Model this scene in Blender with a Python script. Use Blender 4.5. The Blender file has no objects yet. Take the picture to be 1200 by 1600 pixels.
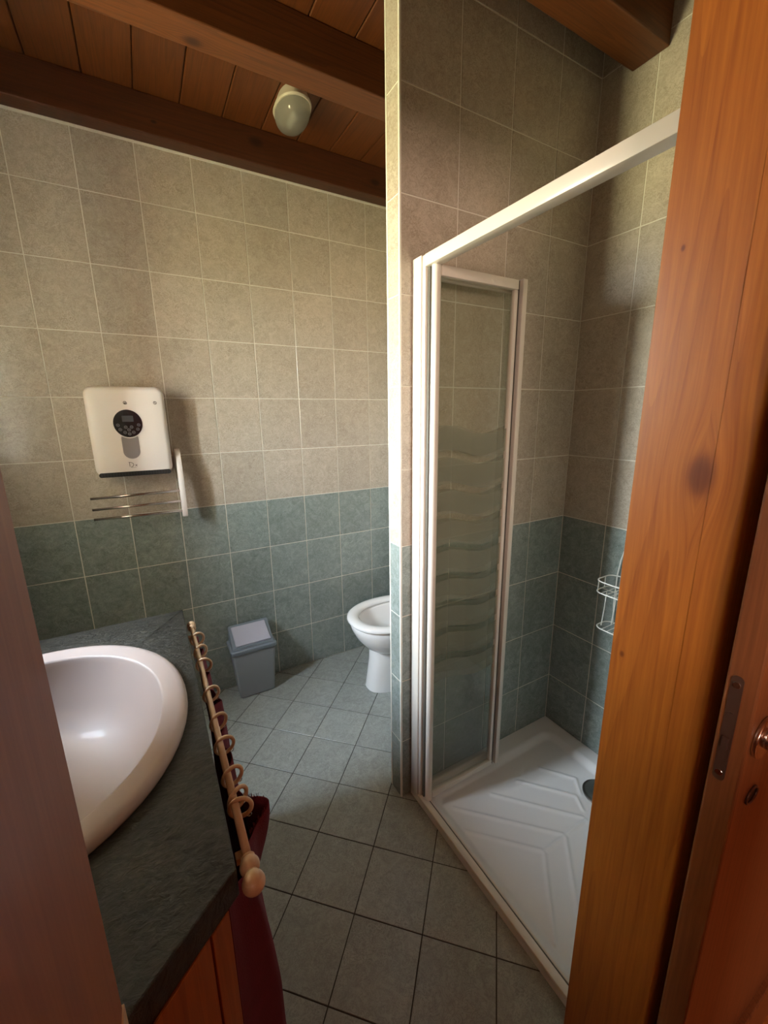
import bpy, bmesh, math, random
import numpy as np
from mathutils import Vector, Matrix
random.seed(7)
sc = bpy.context.scene
COL = sc.collection
R = math.radians

# ---------------------------------------------------------------- camera
CAM = Vector((0.2947, -2.0976, 1.4103)); YAW, PITCH, ROLL, FPX = 0.5177, 0.2320, -0.0123, 646.73
cy, sy, cp, sp = math.cos(YAW), math.sin(YAW), math.cos(PITCH), math.sin(PITCH)
fwd = Vector((sy*cp, cy*cp, -sp)); rgt = Vector((cy, -sy, 0)); upv = rgt.cross(fwd)
cr, sr = math.cos(ROLL), math.sin(ROLL)
r2 = cr*rgt + sr*upv; u2 = -sr*rgt + cr*upv
cam_d = bpy.data.cameras.new('camera'); cam = bpy.data.objects.new('camera', cam_d); COL.objects.link(cam)
m = Matrix.Identity(4)
for i in range(3):
    m[i][0] = r2[i]; m[i][1] = u2[i]; m[i][2] = -fwd[i]; m[i][3] = CAM[i]
cam.matrix_world = m
cam_d.sensor_fit = 'VERTICAL'; cam_d.sensor_height = 36; cam_d.lens = FPX/1600*36
cam_d.clip_start = 0.02; cam_d.clip_end = 100
sc.camera = cam

# ---------------------------------------------------------------- world, light, exposure
sc.view_settings.view_transform = 'Standard'; sc.view_settings.look = 'None'
sc.view_settings.gamma = 1; sc.view_settings.use_curve_mapping = False
sc.view_settings.exposure = 1.6
sc.cycles.use_denoising = True
sc.cycles.max_bounces = 10; sc.cycles.diffuse_bounces = 6; sc.cycles.transparent_max_bounces = 16
sc.cycles.sample_clamp_indirect = 6
WORLD_STRENGTH = 55.0
w = bpy.data.worlds.new('daylight'); sc.world = w; w.use_nodes = True
nt = w.node_tree; nt.nodes.clear()
tc = nt.nodes.new('ShaderNodeTexCoord'); sx = nt.nodes.new('ShaderNodeSeparateXYZ')
mr = nt.nodes.new('ShaderNodeMapRange'); mr.inputs[1].default_value = -1; mr.inputs[2].default_value = 1
rp = nt.nodes.new('ShaderNodeValToRGB'); bg = nt.nodes.new('ShaderNodeBackground'); wo = nt.nodes.new('ShaderNodeOutputWorld')
nt.links.new(tc.outputs['Generated'], sx.inputs[0]); nt.links.new(sx.outputs['Z'], mr.inputs[0])
nt.links.new(mr.outputs[0], rp.inputs[0]); nt.links.new(rp.outputs[0], bg.inputs[0]); nt.links.new(bg.outputs[0], wo.inputs[0])
e = rp.color_ramp.elements                      # sunlit meadow below the horizon, hazy blue sky above it
e[0].position = 0.0; e[0].color = (0.20, 0.18, 0.08, 1)
e[1].position = 1.0; e[1].color = (0.62, 0.76, 1.0, 1)
for p_, c_ in ((0.47, (0.58, 0.52, 0.30, 1)), (0.52, (0.92, 0.94, 0.90, 1)), (0.66, (0.86, 0.93, 1.0, 1))):
    x_ = e.new(p_); x_.color = c_
bg.inputs[1].default_value = WORLD_STRENGTH

WIN = dict(y0=-0.92, y1=-0.57, z0=1.20, z1=2.08, xi=-0.30, xo=-0.64)     # bathroom window, deep reveal
def area(name, loc, target, sx_, sy_, power, color, portal=False):
    d = bpy.data.lights.new(name, 'AREA'); d.shape = 'RECTANGLE'; d.size = sx_; d.size_y = sy_
    d.energy = power; d.color = color
    if portal: d.cycles.is_portal = True
    o = bpy.data.objects.new(name, d); COL.objects.link(o); o.location = loc
    o.rotation_euler = (Vector(target)-Vector(loc)).to_track_quat('-Z', 'Y').to_euler()
    return o
# the reveal is lined by the thick left wall
area('window_portal', (WIN['xo']-0.03, (WIN['y0']+WIN['y1'])/2, (WIN['z0']+WIN['z1'])/2), (2, (WIN['y0']+WIN['y1'])/2, (WIN['z0']+WIN['z1'])/2), .42, .94, 1, (1, 1, 1), True)
area('hall_daylight', (-0.75, -4.05, 1.85), (0.55, -1.2, 1.3), 0.8, 0.6, 19, (1.0, 0.72, 0.57))

# ---------------------------------------------------------------- mesh helpers
def obj(name, bm, mat, parent=None, smooth=False, label=None):
    me = bpy.data.meshes.new(name)
    if isinstance(bm, bmesh.types.BMesh):
        if smooth:
            for f in bm.faces: f.smooth = True
        bm.normal_update()
        if parent is not None:
            off = root_loc(parent)
            if off.length > 0: bmesh.ops.translate(bm, verts=bm.verts, vec=-off)
        bm.to_mesh(me); bm.free()
    o = bpy.data.objects.new(name, me); COL.objects.link(o)
    if mat is not None: me.materials.append(mat)
    if smooth and smooth != True:
        pass
    if parent is not None: o.parent = parent
    if label: o['label'] = label
    return o
def root_loc(p):
    v = Vector((0, 0, 0))
    while p is not None: v += p.location; p = p.parent
    return v
def thing(name, label, cat, loc, group=None):
    o = bpy.data.objects.new(name, None); COL.objects.link(o); o.location = loc; o.empty_display_size = .05
    o['label'] = label; o['category'] = cat
    if group: o['group'] = group
    return o
def tag(o, label, cat, group=None):
    o['label'] = label; o['category'] = cat
    if group: o['group'] = group
    return o
def struct(name, bm, mat, parent=None):
    o = obj(name, bm, mat, parent)
    o['kind'] = 'structure'
    return o
def bx(x0, x1, y0, y1, z0, z1, bev=0, seg=2, bm=None):
    own = bmesh.new()
    bmesh.ops.create_cube(own, size=1)
    for v in own.verts:
        v.co = Vector(((x0+x1)/2+v.co.x*(x1-x0), (y0+y1)/2+v.co.y*(y1-y0), (z0+z1)/2+v.co.z*(z1-z0)))
    if bev: bmesh.ops.bevel(own, geom=own.edges[:], offset=bev, segments=seg, profile=.5, affect='EDGES')
    return join(bm, own)
def join(bm, own):
    if bm is None: return own
    t = bpy.data.meshes.new('t'); own.to_mesh(t); own.free(); bm.from_mesh(t); bpy.data.meshes.remove(t)
    return bm
def tube(pts, r, n=8, closed=False, bm=None, caps=True):
    own = bmesh.new(); pts = [Vector(p) for p in pts]; N = len(pts); rings = []
    prev = None
    for i, p in enumerate(pts):
        a = pts[(i-1) % N] if (closed or i > 0) else p; b = pts[(i+1) % N] if (closed or i < N-1) else p
        t = (b-a).normalized()
        if prev is None:
            n1 = t.orthogonal().normalized()
        else:
            n1 = (prev-t*prev.dot(t)).normalized()
        prev = n1; n2 = t.cross(n1)
        rr = r[i] if isinstance(r, (list, tuple)) else r
        rings.append([own.verts.new(p+rr*(math.cos(2*math.pi*k/n)*n1+math.sin(2*math.pi*k/n)*n2)) for k in range(n)])
    for i in range(N if closed else N-1):
        A, B = rings[i], rings[(i+1) % N]
        sh = 0
        if closed and i == N-1:
            best = None
            for s in range(n):
                d = sum((A[k].co-B[(k+s) % n].co).length for k in range(n))
                if best is None or d < best: best = d; sh = s
        for k in range(n):
            own.faces.new((A[k], A[(k+1) % n], B[(k+1+sh) % n], B[(k+sh) % n]))
    if caps and not closed:
        own.faces.new(rings[0][::-1]); own.faces.new(rings[-1])
    return join(bm, own)
def cyl(c, axis, r, h, n=32, bm=None, bev=0):
    own = bmesh.new()
    bmesh.ops.create_cone(own, segments=n, radius1=r, radius2=r, depth=h, cap_ends=True)
    if bev:
        es = [e_ for e_ in own.edges if abs(e_.verts[0].co.z-e_.verts[1].co.z) < 1e-6]
        bmesh.ops.bevel(own, geom=es, offset=bev, segments=3, profile=.5, affect='EDGES')
    q = Vector((0, 0, 1)).rotation_difference(Vector(axis)).to_matrix().to_4x4()
    bmesh.ops.transform(own, matrix=Matrix.Translation(Vector(c)) @ q, verts=own.verts)
    return join(bm, own)
def prism(poly, z0, z1, bm=None, bev=0, seg=2):
    own = bmesh.new()
    a = [own.verts.new((p[0], p[1], z0)) for p in poly]; b = [own.verts.new((p[0], p[1], z1)) for p in poly]
    n = len(poly); own.faces.new(a[::-1]); own.faces.new(b)
    for i in range(n): own.faces.new((a[i], a[(i+1) % n], b[(i+1) % n], b[i]))
    bmesh.ops.recalc_face_normals(own, faces=own.faces)
    if bev: bmesh.ops.bevel(own, geom=own.edges[:], offset=bev, segments=seg, profile=.5, affect='EDGES')
    return join(bm, own)
def loft(rings, cap0=True, cap1=True, bm=None, closed=False):
    own = bmesh.new(); V = [[own.verts.new(p) for p in r] for r in rings]; n = len(V[0])
    for i in range(len(V) if closed else len(V)-1):
        A, B = V[i], V[(i+1) % len(V)]
        for k in range(n): own.faces.new((A[k], A[(k+1) % n], B[(k+1) % n], B[k]))
    if cap0 and not closed: own.faces.new(V[0][::-1])
    if cap1 and not closed: own.faces.new(V[-1])
    bmesh.ops.recalc_face_normals(own, faces=own.faces)
    return join(bm, own)
def ell(cx, cy_, z, a, b, n=56, p=2.0, dz=None):
    out = []
    for k in range(n):
        t = 2*math.pi*k/n; c, s = math.cos(t), math.sin(t)
        out.append(Vector((cx+a*math.copysign(abs(c)**(2/p), c), cy_+b*math.copysign(abs(s)**(2/p), s), z)))
    return out
def rrect(cx, cz, w_, h_, r, n=6):
    out = []
    for qx, qz, a0 in ((1, 1, 0), (-1, 1, 90), (-1, -1, 180), (1, -1, 270)):
        for k in range(n+1):
            a = R(a0+90*k/n)
            out.append((cx+qx*(w_/2-r)+r*math.cos(a), cz+qz*(h_/2-r)+r*math.sin(a)))
    return out
def autosmooth(o, ang=40):
    me = o.data
    for p in me.polygons: p.use_smooth = True
    me.set_sharp_from_angle(angle=R(ang))

# ---------------------------------------------------------------- materials
def mat(name):
    mm = bpy.data.materials.new(name); mm.use_nodes = True
    n_ = mm.node_tree; return mm, n_, n_.nodes['Principled BSDF']
def lin(c): return tuple(((x/255)/12.92 if x/255 <= .04045 else ((x/255+.055)/1.055)**2.4) for x in c)+(1,)
def nd(n_, t, **k):
    x = n_.nodes.new(t)
    for a, b in k.items(): setattr(x, a, b)
    return x
def plain(name, col, rough=.5, metal=0, coat=0, bump=0, bscale=200, var=0, vscale=12, spec=.5):
    mm, n_, b = mat(name)
    b.inputs['Base Color'].default_value = col; b.inputs['Roughness'].default_value = rough
    b.inputs['Metallic'].default_value = metal; b.inputs['Coat Weight'].default_value = coat
    b.inputs['Specular IOR Level'].default_value = spec
    t = nd(n_, 'ShaderNodeTexCoord')
    if bump:
        no = nd(n_, 'ShaderNodeTexNoise'); no.inputs['Scale'].default_value = bscale; no.inputs['Detail'].default_value = 4
        n_.links.new(t.outputs['Object'], no.inputs['Vector'])
        bp_ = nd(n_, 'ShaderNodeBump'); bp_.inputs['Strength'].default_value = bump; bp_.inputs['Distance'].default_value = .002
        n_.links.new(no.outputs['Fac'], bp_.inputs['Height']); n_.links.new(bp_.outputs[0], b.inputs['Normal'])
    if var:
        no = nd(n_, 'ShaderNodeTexNoise'); no.inputs['Scale'].default_value = vscale; no.inputs['Detail'].default_value = 5
        n_.links.new(t.outputs['Object'], no.inputs['Vector'])
        mx = nd(n_, 'ShaderNodeMix', data_type='RGBA')
        mx.inputs['A'].default_value = tuple(x*(1-var) for x in col[:3])+(1,); mx.inputs['B'].default_value = tuple(min(1, x*(1+var)) for x in col[:3])+(1,)
        n_.links.new(no.outputs['Fac'], mx.inputs['Factor']); n_.links.new(mx.outputs['Result'], b.inputs['Base Color'])
    return mm
def tile_mat(name, base, vein, light, rough):
    mm, n_, b = mat(name)
    t = nd(n_, 'ShaderNodeTexCoord'); oi = nd(n_, 'ShaderNodeObjectInfo')
    sc_ = nd(n_, 'ShaderNodeVectorMath', operation='SCALE'); sc_.inputs[0].default_value = (37, 19, 53)
    n_.links.new(oi.outputs['Random'], sc_.inputs['Scale'])
    ad = nd(n_, 'ShaderNodeVectorMath', operation='ADD')
    n_.links.new(t.outputs['Object'], ad.inputs[0]); n_.links.new(sc_.outputs[0], ad.inputs[1])
    n1 = nd(n_, 'ShaderNodeTexNoise'); n1.inputs['Scale'].default_value = 22; n1.inputs['Detail'].default_value = 8; n1.inputs['Roughness'].default_value = .62; n1.inputs['Distortion'].default_value = 1.6
    n2 = nd(n_, 'ShaderNodeTexNoise'); n2.inputs['Scale'].default_value = 55; n2.inputs['Detail'].default_value = 5; n2.inputs['Distortion'].default_value = 2.5
    for x in (n1, n2): n_.links.new(ad.outputs[0], x.inputs['Vector'])
    r1 = nd(n_, 'ShaderNodeValToRGB'); r1.color_ramp.elements[0].position = .32; r1.color_ramp.elements[1].position = .68
    r1.color_ramp.elements[0].color = base; r1.color_ramp.elements[1].color = light
    n_.links.new(n1.outputs['Fac'], r1.inputs[0])
    r2_ = nd(n_, 'ShaderNodeValToRGB'); el = r2_.color_ramp.elements
    el[0].position = .44; el[0].color = (0, 0, 0, 1); el[1].position = .56; el[1].color = (0, 0, 0, 1); x = el.new(.5); x.color = (1, 1, 1, 1)
    n_.links.new(n2.outputs['Fac'], r2_.inputs[0])
    n3 = nd(n_, 'ShaderNodeTexNoise'); n3.inputs['Scale'].default_value = 14; n_.links.new(ad.outputs[0], n3.inputs['Vector'])
    mu = nd(n_, 'ShaderNodeMath', operation='MULTIPLY'); n_.links.new(r2_.outputs[0], mu.inputs[0]); n_.links.new(n3.outputs['Fac'], mu.inputs[1])
    mx = nd(n_, 'ShaderNodeMix', data_type='RGBA'); n_.links.new(mu.outputs[0], mx.inputs['Factor']); n_.links.new(r1.outputs[0], mx.inputs['A']); mx.inputs['B'].default_value = vein
    hv = nd(n_, 'ShaderNodeHueSaturation'); n_.links.new(mx.outputs['Result'], hv.inputs['Color'])
    mp = nd(n_, 'ShaderNodeMapRange'); mp.inputs[3].default_value = .94; mp.inputs[4].default_value = 1.06
    n_.links.new(oi.outputs['Random'], mp.inputs[0]); n_.links.new(mp.outputs[0], hv.inputs['Value'])
    n_.links.new(hv.outputs[0], b.inputs['Base Color'])
    b.inputs['Roughness'].default_value = rough
    bp_ = nd(n_, 'ShaderNodeBump'); bp_.inputs['Strength'].default_value = .12; bp_.inputs['Distance'].default_value = .001
    n_.links.new(n1.outputs['Fac'], bp_.inputs['Height']); n_.links.new(bp_.outputs[0], b.inputs['Normal'])
    return mm
def wood(name, dark, light, axis='z', rough=.35, coat=.3, knots=(), rnd=False, ring=26, across=None, RINGC=.22):
    """axis = grain direction; knots = (u, v, radius) with u along the grain, v across it, world metres; across = the other face axis"""
    mm, n_, b = mat(name); L = n_.links
    t = nd(n_, 'ShaderNodeTexCoord'); s = nd(n_, 'ShaderNodeSeparateXYZ'); src = t.outputs['Object']
    if rnd:
        oi = nd(n_, 'ShaderNodeObjectInfo'); sc_ = nd(n_, 'ShaderNodeVectorMath', operation='SCALE'); sc_.inputs[0].default_value = (7, 11, 13)
        L.new(oi.outputs['Random'], sc_.inputs['Scale']); ad = nd(n_, 'ShaderNodeVectorMath', operation='ADD')
        L.new(src, ad.inputs[0]); L.new(sc_.outputs[0], ad.inputs[1]); src = ad.outputs[0]
    L.new(src, s.inputs[0])
    ax = 'xyz'.index(axis); oth = [i for i in range(3) if i != ax]
    ac = 'xyz'.index(across) if across else oth[0]
    def math_(op, a, b_=None, c=None):
        x = nd(n_, 'ShaderNodeMath', operation=op)
        for i, v in enumerate((a, b_, c)):
            if v is None: continue
            if isinstance(v, (int, float)): x.inputs[i].default_value = v
            else: L.new(v, x.inputs[i])
        return x.outputs[0]
    # distortion of the grain and dark heart round each knot
    push = None; heart = None
    for (u, v, r) in knots:
        du = math_('SUBTRACT', s.outputs[ax], u); dv = math_('SUBTRACT', s.outputs[ac], v)
        d2 = math_('ADD', math_('MULTIPLY', math_('MULTIPLY', du, du), .35), math_('MULTIPLY', dv, dv))
        g = math_('POWER', 2.718, math_('MULTIPLY', d2, -1/(2.2*r)**2))
        sg = math_('MULTIPLY', math_('MULTIPLY', math_('SIGN', dv), g), r*1.2)
        push = sg if push is None else math_('ADD', push, sg)
        h = math_('POWER', 2.718, math_('MULTIPLY', math_('POWER', d2, 2.0), -1/(r)**4))
        heart = h if heart is None else math_('MAXIMUM', heart, h)
    cmb = nd(n_, 'ShaderNodeCombineXYZ')
    for i in range(3):
        o_ = s.outputs[i]
        if i == ax: o_ = math_('MULTIPLY', o_, .035)
        elif i == ac and push is not None: o_ = math_('SUBTRACT', o_, push)
        L.new(o_, cmb.inputs[i])
    n1 = nd(n_, 'ShaderNodeTexNoise'); n1.inputs['Scale'].default_value = 6; n1.inputs['Detail'].default_value = 2; n1.inputs['Distortion'].default_value = .2
    n2 = nd(n_, 'ShaderNodeTexNoise'); n2.inputs['Scale'].default_value = 210; n2.inputs['Detail'].default_value = 5; n2.inputs['Roughness'].default_value = .6
    for x in (n1, n2): L.new(cmb.outputs[0], x.inputs['Vector'])
    rings = math_('FRACT', math_('MULTIPLY', n1.outputs['Fac'], ring))
    rr = nd(n_, 'ShaderNodeValToRGB'); el = rr.color_ramp.elements
    el[0].position = 0; el[0].color = (.15, .15, .15, 1); el[1].position = 1; el[1].color = (.9, .9, .9, 1)
    x = el.new(.6); x.color = (.35, .35, .35, 1); x = el.new(.93); x.color = (1, 1, 1, 1)
    L.new(rings, rr.inputs[0])
    big = nd(n_, 'ShaderNodeTexNoise'); big.inputs['Scale'].default_value = 4; L.new(cmb.outputs[0], big.inputs['Vector'])
    f = math_('ADD', math_('MULTIPLY', rr.outputs[0], RINGC), math_('MULTIPLY', math_('MULTIPLY_ADD', n2.outputs['Fac'], 1.8, -.4), .5))
    f = math_('ADD', f, math_('MULTIPLY', big.outputs['Fac'], .3))
    mx = nd(n_, 'ShaderNodeMix', data_type='RGBA'); L.new(f, mx.inputs['Factor']); mx.inputs['A'].default_value = light; mx.inputs['B'].default_value = dark
    out = mx.outputs['Result']
    if heart is not None:
        m2 = nd(n_, 'ShaderNodeMix', data_type='RGBA'); L.new(math_('MULTIPLY', heart, .85), m2.inputs['Factor']); L.new(out, m2.inputs['A'])
        m2.inputs['B'].default_value = (dark[0]*.55, dark[1]*.38, dark[2]*.3, 1); out = m2.outputs['Result']
    L.new(out, b.inputs['Base Color']); b.inputs['Roughness'].default_value = rough; b.inputs['Coat Weight'].default_value = coat; b.inputs['Coat Roughness'].default_value = .2
    bp_ = nd(n_, 'ShaderNodeBump'); bp_.inputs['Strength'].default_value = .12; bp_.inputs['Distance'].default_value = .0008
    L.new(f, bp_.inputs['Height']); L.new(bp_.outputs[0], b.inputs['Normal'])
    return mm
def glass(name, tint, gloss=.06, body=None, bodyfac=0.0):
    mm = bpy.data.materials.new(name); mm.use_nodes = True; n_ = mm.node_tree; n_.nodes.clear()
    o = nd(n_, 'ShaderNodeOutputMaterial'); tr = nd(n_, 'ShaderNodeBsdfTransparent'); tr.inputs[0].default_value = tint
    gl = nd(n_, 'ShaderNodeBsdfGlossy'); gl.inputs['Roughness'].default_value = .03
    fr = nd(n_, 'ShaderNodeFresnel'); fr.inputs[0].default_value = 1.45
    m1 = nd(n_, 'ShaderNodeMixShader'); ge = nd(n_, 'ShaderNodeNewGeometry'); iv = nd(n_, 'ShaderNodeMath', operation='SUBTRACT'); iv.inputs[0].default_value = 1; n_.links.new(ge.outputs['Backfacing'], iv.inputs[1])
    ml = nd(n_, 'ShaderNodeMath', operation='MULTIPLY'); n_.links.new(fr.outputs[0], ml.inputs[0]); n_.links.new(iv.outputs[0], ml.inputs[1]); n_.links.new(ml.outputs[0], m1.inputs[0]); n_.links.new(tr.outputs[0], m1.inputs[1]); n_.links.new(gl.outputs[0], m1.inputs[2])
    out = m1
    if body:
        df = nd(n_, 'ShaderNodeBsdfDiffuse'); df.inputs[0].default_value = body
        tl = nd(n_, 'ShaderNodeBsdfTranslucent'); tl.inputs[0].default_value = body
        md = nd(n_, 'ShaderNodeMixShader'); md.inputs[0].default_value = .5; n_.links.new(df.outputs[0], md.inputs[1]); n_.links.new(tl.outputs[0], md.inputs[2])
        m2 = nd(n_, 'ShaderNodeMixShader'); m2.inputs[0].default_value = bodyfac; n_.links.new(m1.outputs[0], m2.inputs[1]); n_.links.new(md.outputs[0], m2.inputs[2]); out = m2
    n_.links.new(out.outputs[0], o.inputs[0])
    return mm

M = {}
M['beige'] = tile_mat('beige_tile', (0.455, 0.395, 0.32, 1), (0.27, 0.215, 0.16, 1), (0.56, 0.50, 0.42, 1), .22)
M['green'] = tile_mat('green_tile', (0.225, 0.262, 0.24, 1), (0.11, 0.135, 0.12, 1), (0.345, 0.39, 0.365, 1), .22)
M['floor'] = tile_mat('floor_tile', (0.29, 0.30, 0.27, 1), (0.165, 0.17, 0.15, 1), (0.40, 0.415, 0.38, 1), .32)
M['grout'] = plain('pale_grout', (0.74, 0.71, 0.63, 1), .8, bump=.3, bscale=300)
M['dgrout'] = plain('dark_grout', (0.045, 0.038, 0.03, 1), .85, bump=.3, bscale=300)
M['trimwhite'] = plain('white_trim', (0.80, 0.78, 0.70, 1), .3)
M['plaster'] = plain('plaster', (0.6, 0.55, 0.46, 1), .8, bump=.3, bscale=80)
M['wood_jamb'] = wood('pine_jamb', lin((122, 62, 16)), lin((188, 120, 42)), 'z', .45, .12, [(1.330, -1.845, .017), (1.605, -1.787, .0025), (1.042, -1.779, .0032)], across='y', ring=30)
M['wood_door'] = wood('pine_door', lin((84, 46, 26)), lin((150, 98, 60)), 'z', .4, .25, [(1.25, -1.935, .008), (.44, -1.93, .01)], across='y', ring=30)
M['wood_left'] = wood('pine_left_jamb', lin((132, 74, 44)), lin((168, 104, 66)), 'z', .45, .15)
M['wood_beam'] = wood('stained_beam', lin((60, 27, 8)), lin((124, 69, 25)), 'x', .5, .12, [(.555, -.577, .016)], across='y')
M['wood_beam_wall'] = wood('stained_wall_beam', lin((46, 20, 7)), lin((92, 46, 18)), 'x', .5, .12, [(.856, 2.523, .017), (1.422, 2.504, .014), (.475, 2.489, .006)], across='z')
M['wood_plank'] = wood('ceiling_plank', lin((58, 27, 9)), lin((116, 62, 21)), 'y', .45, .15, rnd=True, ring=18)
M['wood_cab'] = wood('cabinet_pine', lin((120, 62, 24)), lin((186, 108, 50)), 'z', .4, .2)
M['wood_ring'] = wood('turned_beech', lin((178, 142, 108)), lin((212, 182, 148)), 'y', .4, .2, ring=8)
M['hallwood'] = wood('hall_wood', lin((130, 70, 30)), lin((200, 130, 70)), 'z', .5, .1)
M['alu'] = plain('cream_lacquered_profile', (0.78, 0.73, 0.66, 1), .28, coat=.3)
M['seal'] = plain('grey_seal', (0.12, 0.11, 0.09, 1), .5)
M['ceramic'] = plain('white_ceramic', (0.80, 0.78, 0.76, 1), .12, coat=.5)
M['basin'] = plain('blush_ceramic', (0.44, 0.36, 0.33, 1), .48, coat=.05)
M['tray'] = plain('white_tray', (0.78, 0.76, 0.75, 1), .3, coat=.15, bump=.08, bscale=400)
M['chrome'] = plain('chrome', (0.62, 0.6, 0.58, 1), .18, metal=1)
M['drain'] = plain('dull_chrome_drain', (0.35, 0.34, 0.33, 1), .3, metal=1)
M['bronze'] = plain('bronzed_metal', (0.085, 0.05, 0.038, 1), .36, metal=.25)
M['dark'] = plain('dark_hole', (0.01, 0.008, 0.007, 1), .6)
M['heater'] = plain('white_plastic', (0.80, 0.74, 0.70, 1), .32, coat=.2)
M['blackgloss'] = plain('black_gloss', (0.012, 0.013, 0.018, 1), .12, coat=.5)
M['display'] = plain('grey_display', (0.07, 0.07, 0.08, 1), .2)
M['print'] = plain('grey_print', (0.09, 0.065, 0.06, 1), .5)
M['silver'] = plain('silver_panel', (0.33, 0.30, 0.30, 1), .3, metal=.4)
M['rail'] = plain('brushed_rail', (0.50, 0.43, 0.41, 1), .25, metal=1)
M['binbody'] = plain('grey_plastic', (0.26, 0.27, 0.28, 1), .38, var=.06)
M['binrim'] = plain('blue_grey_plastic', (0.22, 0.25, 0.28, 1), .35)
M['binflap'] = plain('lavender_plastic', (0.46, 0.45, 0.52, 1), .35)
M['curtain'] = plain('crimson_cloth', (0.13, 0.006, 0.018, 1), .85, bump=.5, bscale=500, var=.3, vscale=30)
M['wire'] = plain('white_coated_wire', (0.75, 0.74, 0.68, 1), .35)
M['lampbase'] = plain('cream_lamp_base', (0.60, 0.54, 0.42, 1), .4)
M['lampglass'] = glass('frosted_lamp_glass', (.9, .9, .88, 1), body=(.34, .33, .30, 1), bodyfac=.5)
M['bulb'] = plain('bulb_white', (0.7, 0.68, 0.62, 1), .3)
M['glass'] = glass('shower_glass', (.975, .985, .965, 1), body=(.30, .32, .26, 1), bodyfac=.05)
M['frost'] = glass('frosted_band_glass', (.95, .96, .93, 1), body=(.44, .46, .37, 1), bodyfac=.42)
M['winglass'] = glass('window_glass', (.95, .97, .96, 1))

# stone look laminate of the worktop
mm, n_, b = mat('slate_worktop'); L = n_.links
t = nd(n_, 'ShaderNodeTexCoord'); mp = nd(n_, 'ShaderNodeMapping'); mp.inputs['Rotation'].default_value = (0, 0, .5); mp.inputs['Scale'].default_value = (1, 1.6, 1)
L.new(t.outputs['Object'], mp.inputs[0])
n1 = nd(n_, 'ShaderNodeTexNoise'); n1.inputs['Scale'].default_value = 62; n1.inputs['Detail'].default_value = 8; n1.inputs['Roughness'].default_value = .65; n1.inputs['Distortion'].default_value = .5
n2 = nd(n_, 'ShaderNodeTexNoise'); n2.inputs['Scale'].default_value = 12; n2.inputs['Detail'].default_value = 4
L.new(mp.outputs[0], n1.inputs[0]); L.new(mp.outputs[0], n2.inputs[0])
rr = nd(n_, 'ShaderNodeValToRGB'); el = rr.color_ramp.elements; el[0].position = .3; el[0].color = (.004, .004, .003, 1); el[1].position = .72; el[1].color = (.046, .043, .034, 1)
ad = nd(n_, 'ShaderNodeMath', operation='MULTIPLY_ADD'); L.new(n2.outputs['Fac'], ad.inputs[0]); ad.inputs[1].default_value = .4; L.new(n1.outputs['Fac'], ad.inputs[2])
sb = nd(n_, 'ShaderNodeMath', operation='SUBTRACT'); L.new(ad.outputs[0], sb.inputs[0]); sb.inputs[1].default_value = .2
L.new(sb.outputs[0], rr.inputs[0]); L.new(rr.outputs[0], b.inputs['Base Color']); b.inputs['Roughness'].default_value = .38; b.inputs['Specular IOR Level'].default_value = .5
bp_ = nd(n_, 'ShaderNodeBump'); bp_.inputs['Strength'].default_value = .9; bp_.inputs['Distance'].default_value = .005
L.new(n1.outputs['Fac'], bp_.inputs['Height']); L.new(bp_.outputs[0], b.inputs['Normal'])
M['slate'] = mm

# ---------------------------------------------------------------- tiles
XS, YF, YB, XP = 1.7689, -1.0148, -0.9452, 0.9713      # shower side wall, partition front, partition back, partition end
XL, YFR, YH = -0.30, -1.768, -1.895                    # left wall, front wall inner face, front wall hall face
ZC, ZG, TH_, TW = 2.575, 0.9918, 0.2494, 0.2
LZ = (0, 2.0); DX0, DX1, DZ = 0.2175, 0.900, 2.04      # door opening
def clip(poly, a, b_, c):          # keep a*u+b*v<=c
    out = []
    for i in range(len(poly)):
        p, q = poly[i], poly[(i+1) % len(poly)]
        dp, dq = a*p[0]+b_*p[1]-c, a*q[0]+b_*q[1]-c
        if dp <= 0: out.append(p)
        if (dp < 0) != (dq < 0) and abs(dp-dq) > 1e-12:
            s_ = dp/(dp-dq); out.append((p[0]+s_*(q[0]-p[0]), p[1]+s_*(q[1]-p[1])))
    return out
def clip_rect(poly, r):
    u0, u1, v0, v1 = r
    for a, b_, c in ((-1, 0, -u0), (1, 0, u1), (0, -1, -v0), (0, 1, v1)):
        poly = clip(poly, a, b_, c)
        if len(poly) < 3: return []
    return poly
def parea(p): return abs(sum(p[i][0]*p[(i+1) % len(p)][1]-p[(i+1) % len(p)][0]*p[i][1] for i in range(len(p))))/2
cache = {}
def tile_mesh(poly, th, mt, name):
    key = (tuple((round(x, 4), round(y, 4)) for x, y in poly), th, mt.name)
    if key in cache: return cache[key]
    cx = sum(p[0] for p in poly)/len(poly); cy_ = sum(p[1] for p in poly)/len(poly)
    bm = bmesh.new(); n = len(poly)
    lo = [bm.verts.new((x, y, 0)) for x, y in poly]
    mi = [bm.verts.new((x, y, th-.0006)) for x, y in poly]
    ins = []
    for x, y in poly:
        d = math.hypot(x-cx, y-cy_) or 1; k = max(0, 1-.0011/d); ins.append(bm.verts.new((cx+(x-cx)*k, cy_+(y-cy_)*k, th)))
    for A, B in ((lo, mi), (mi, ins)):
        for i in range(n): bm.faces.new((A[i], A[(i+1) % n], B[(i+1) % n], B[i]))
    bm.faces.new(ins)
    me = bpy.data.meshes.new(name); bm.to_mesh(me); bm.free(); me.materials.append(mt); cache[key] = me
    return me
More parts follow.
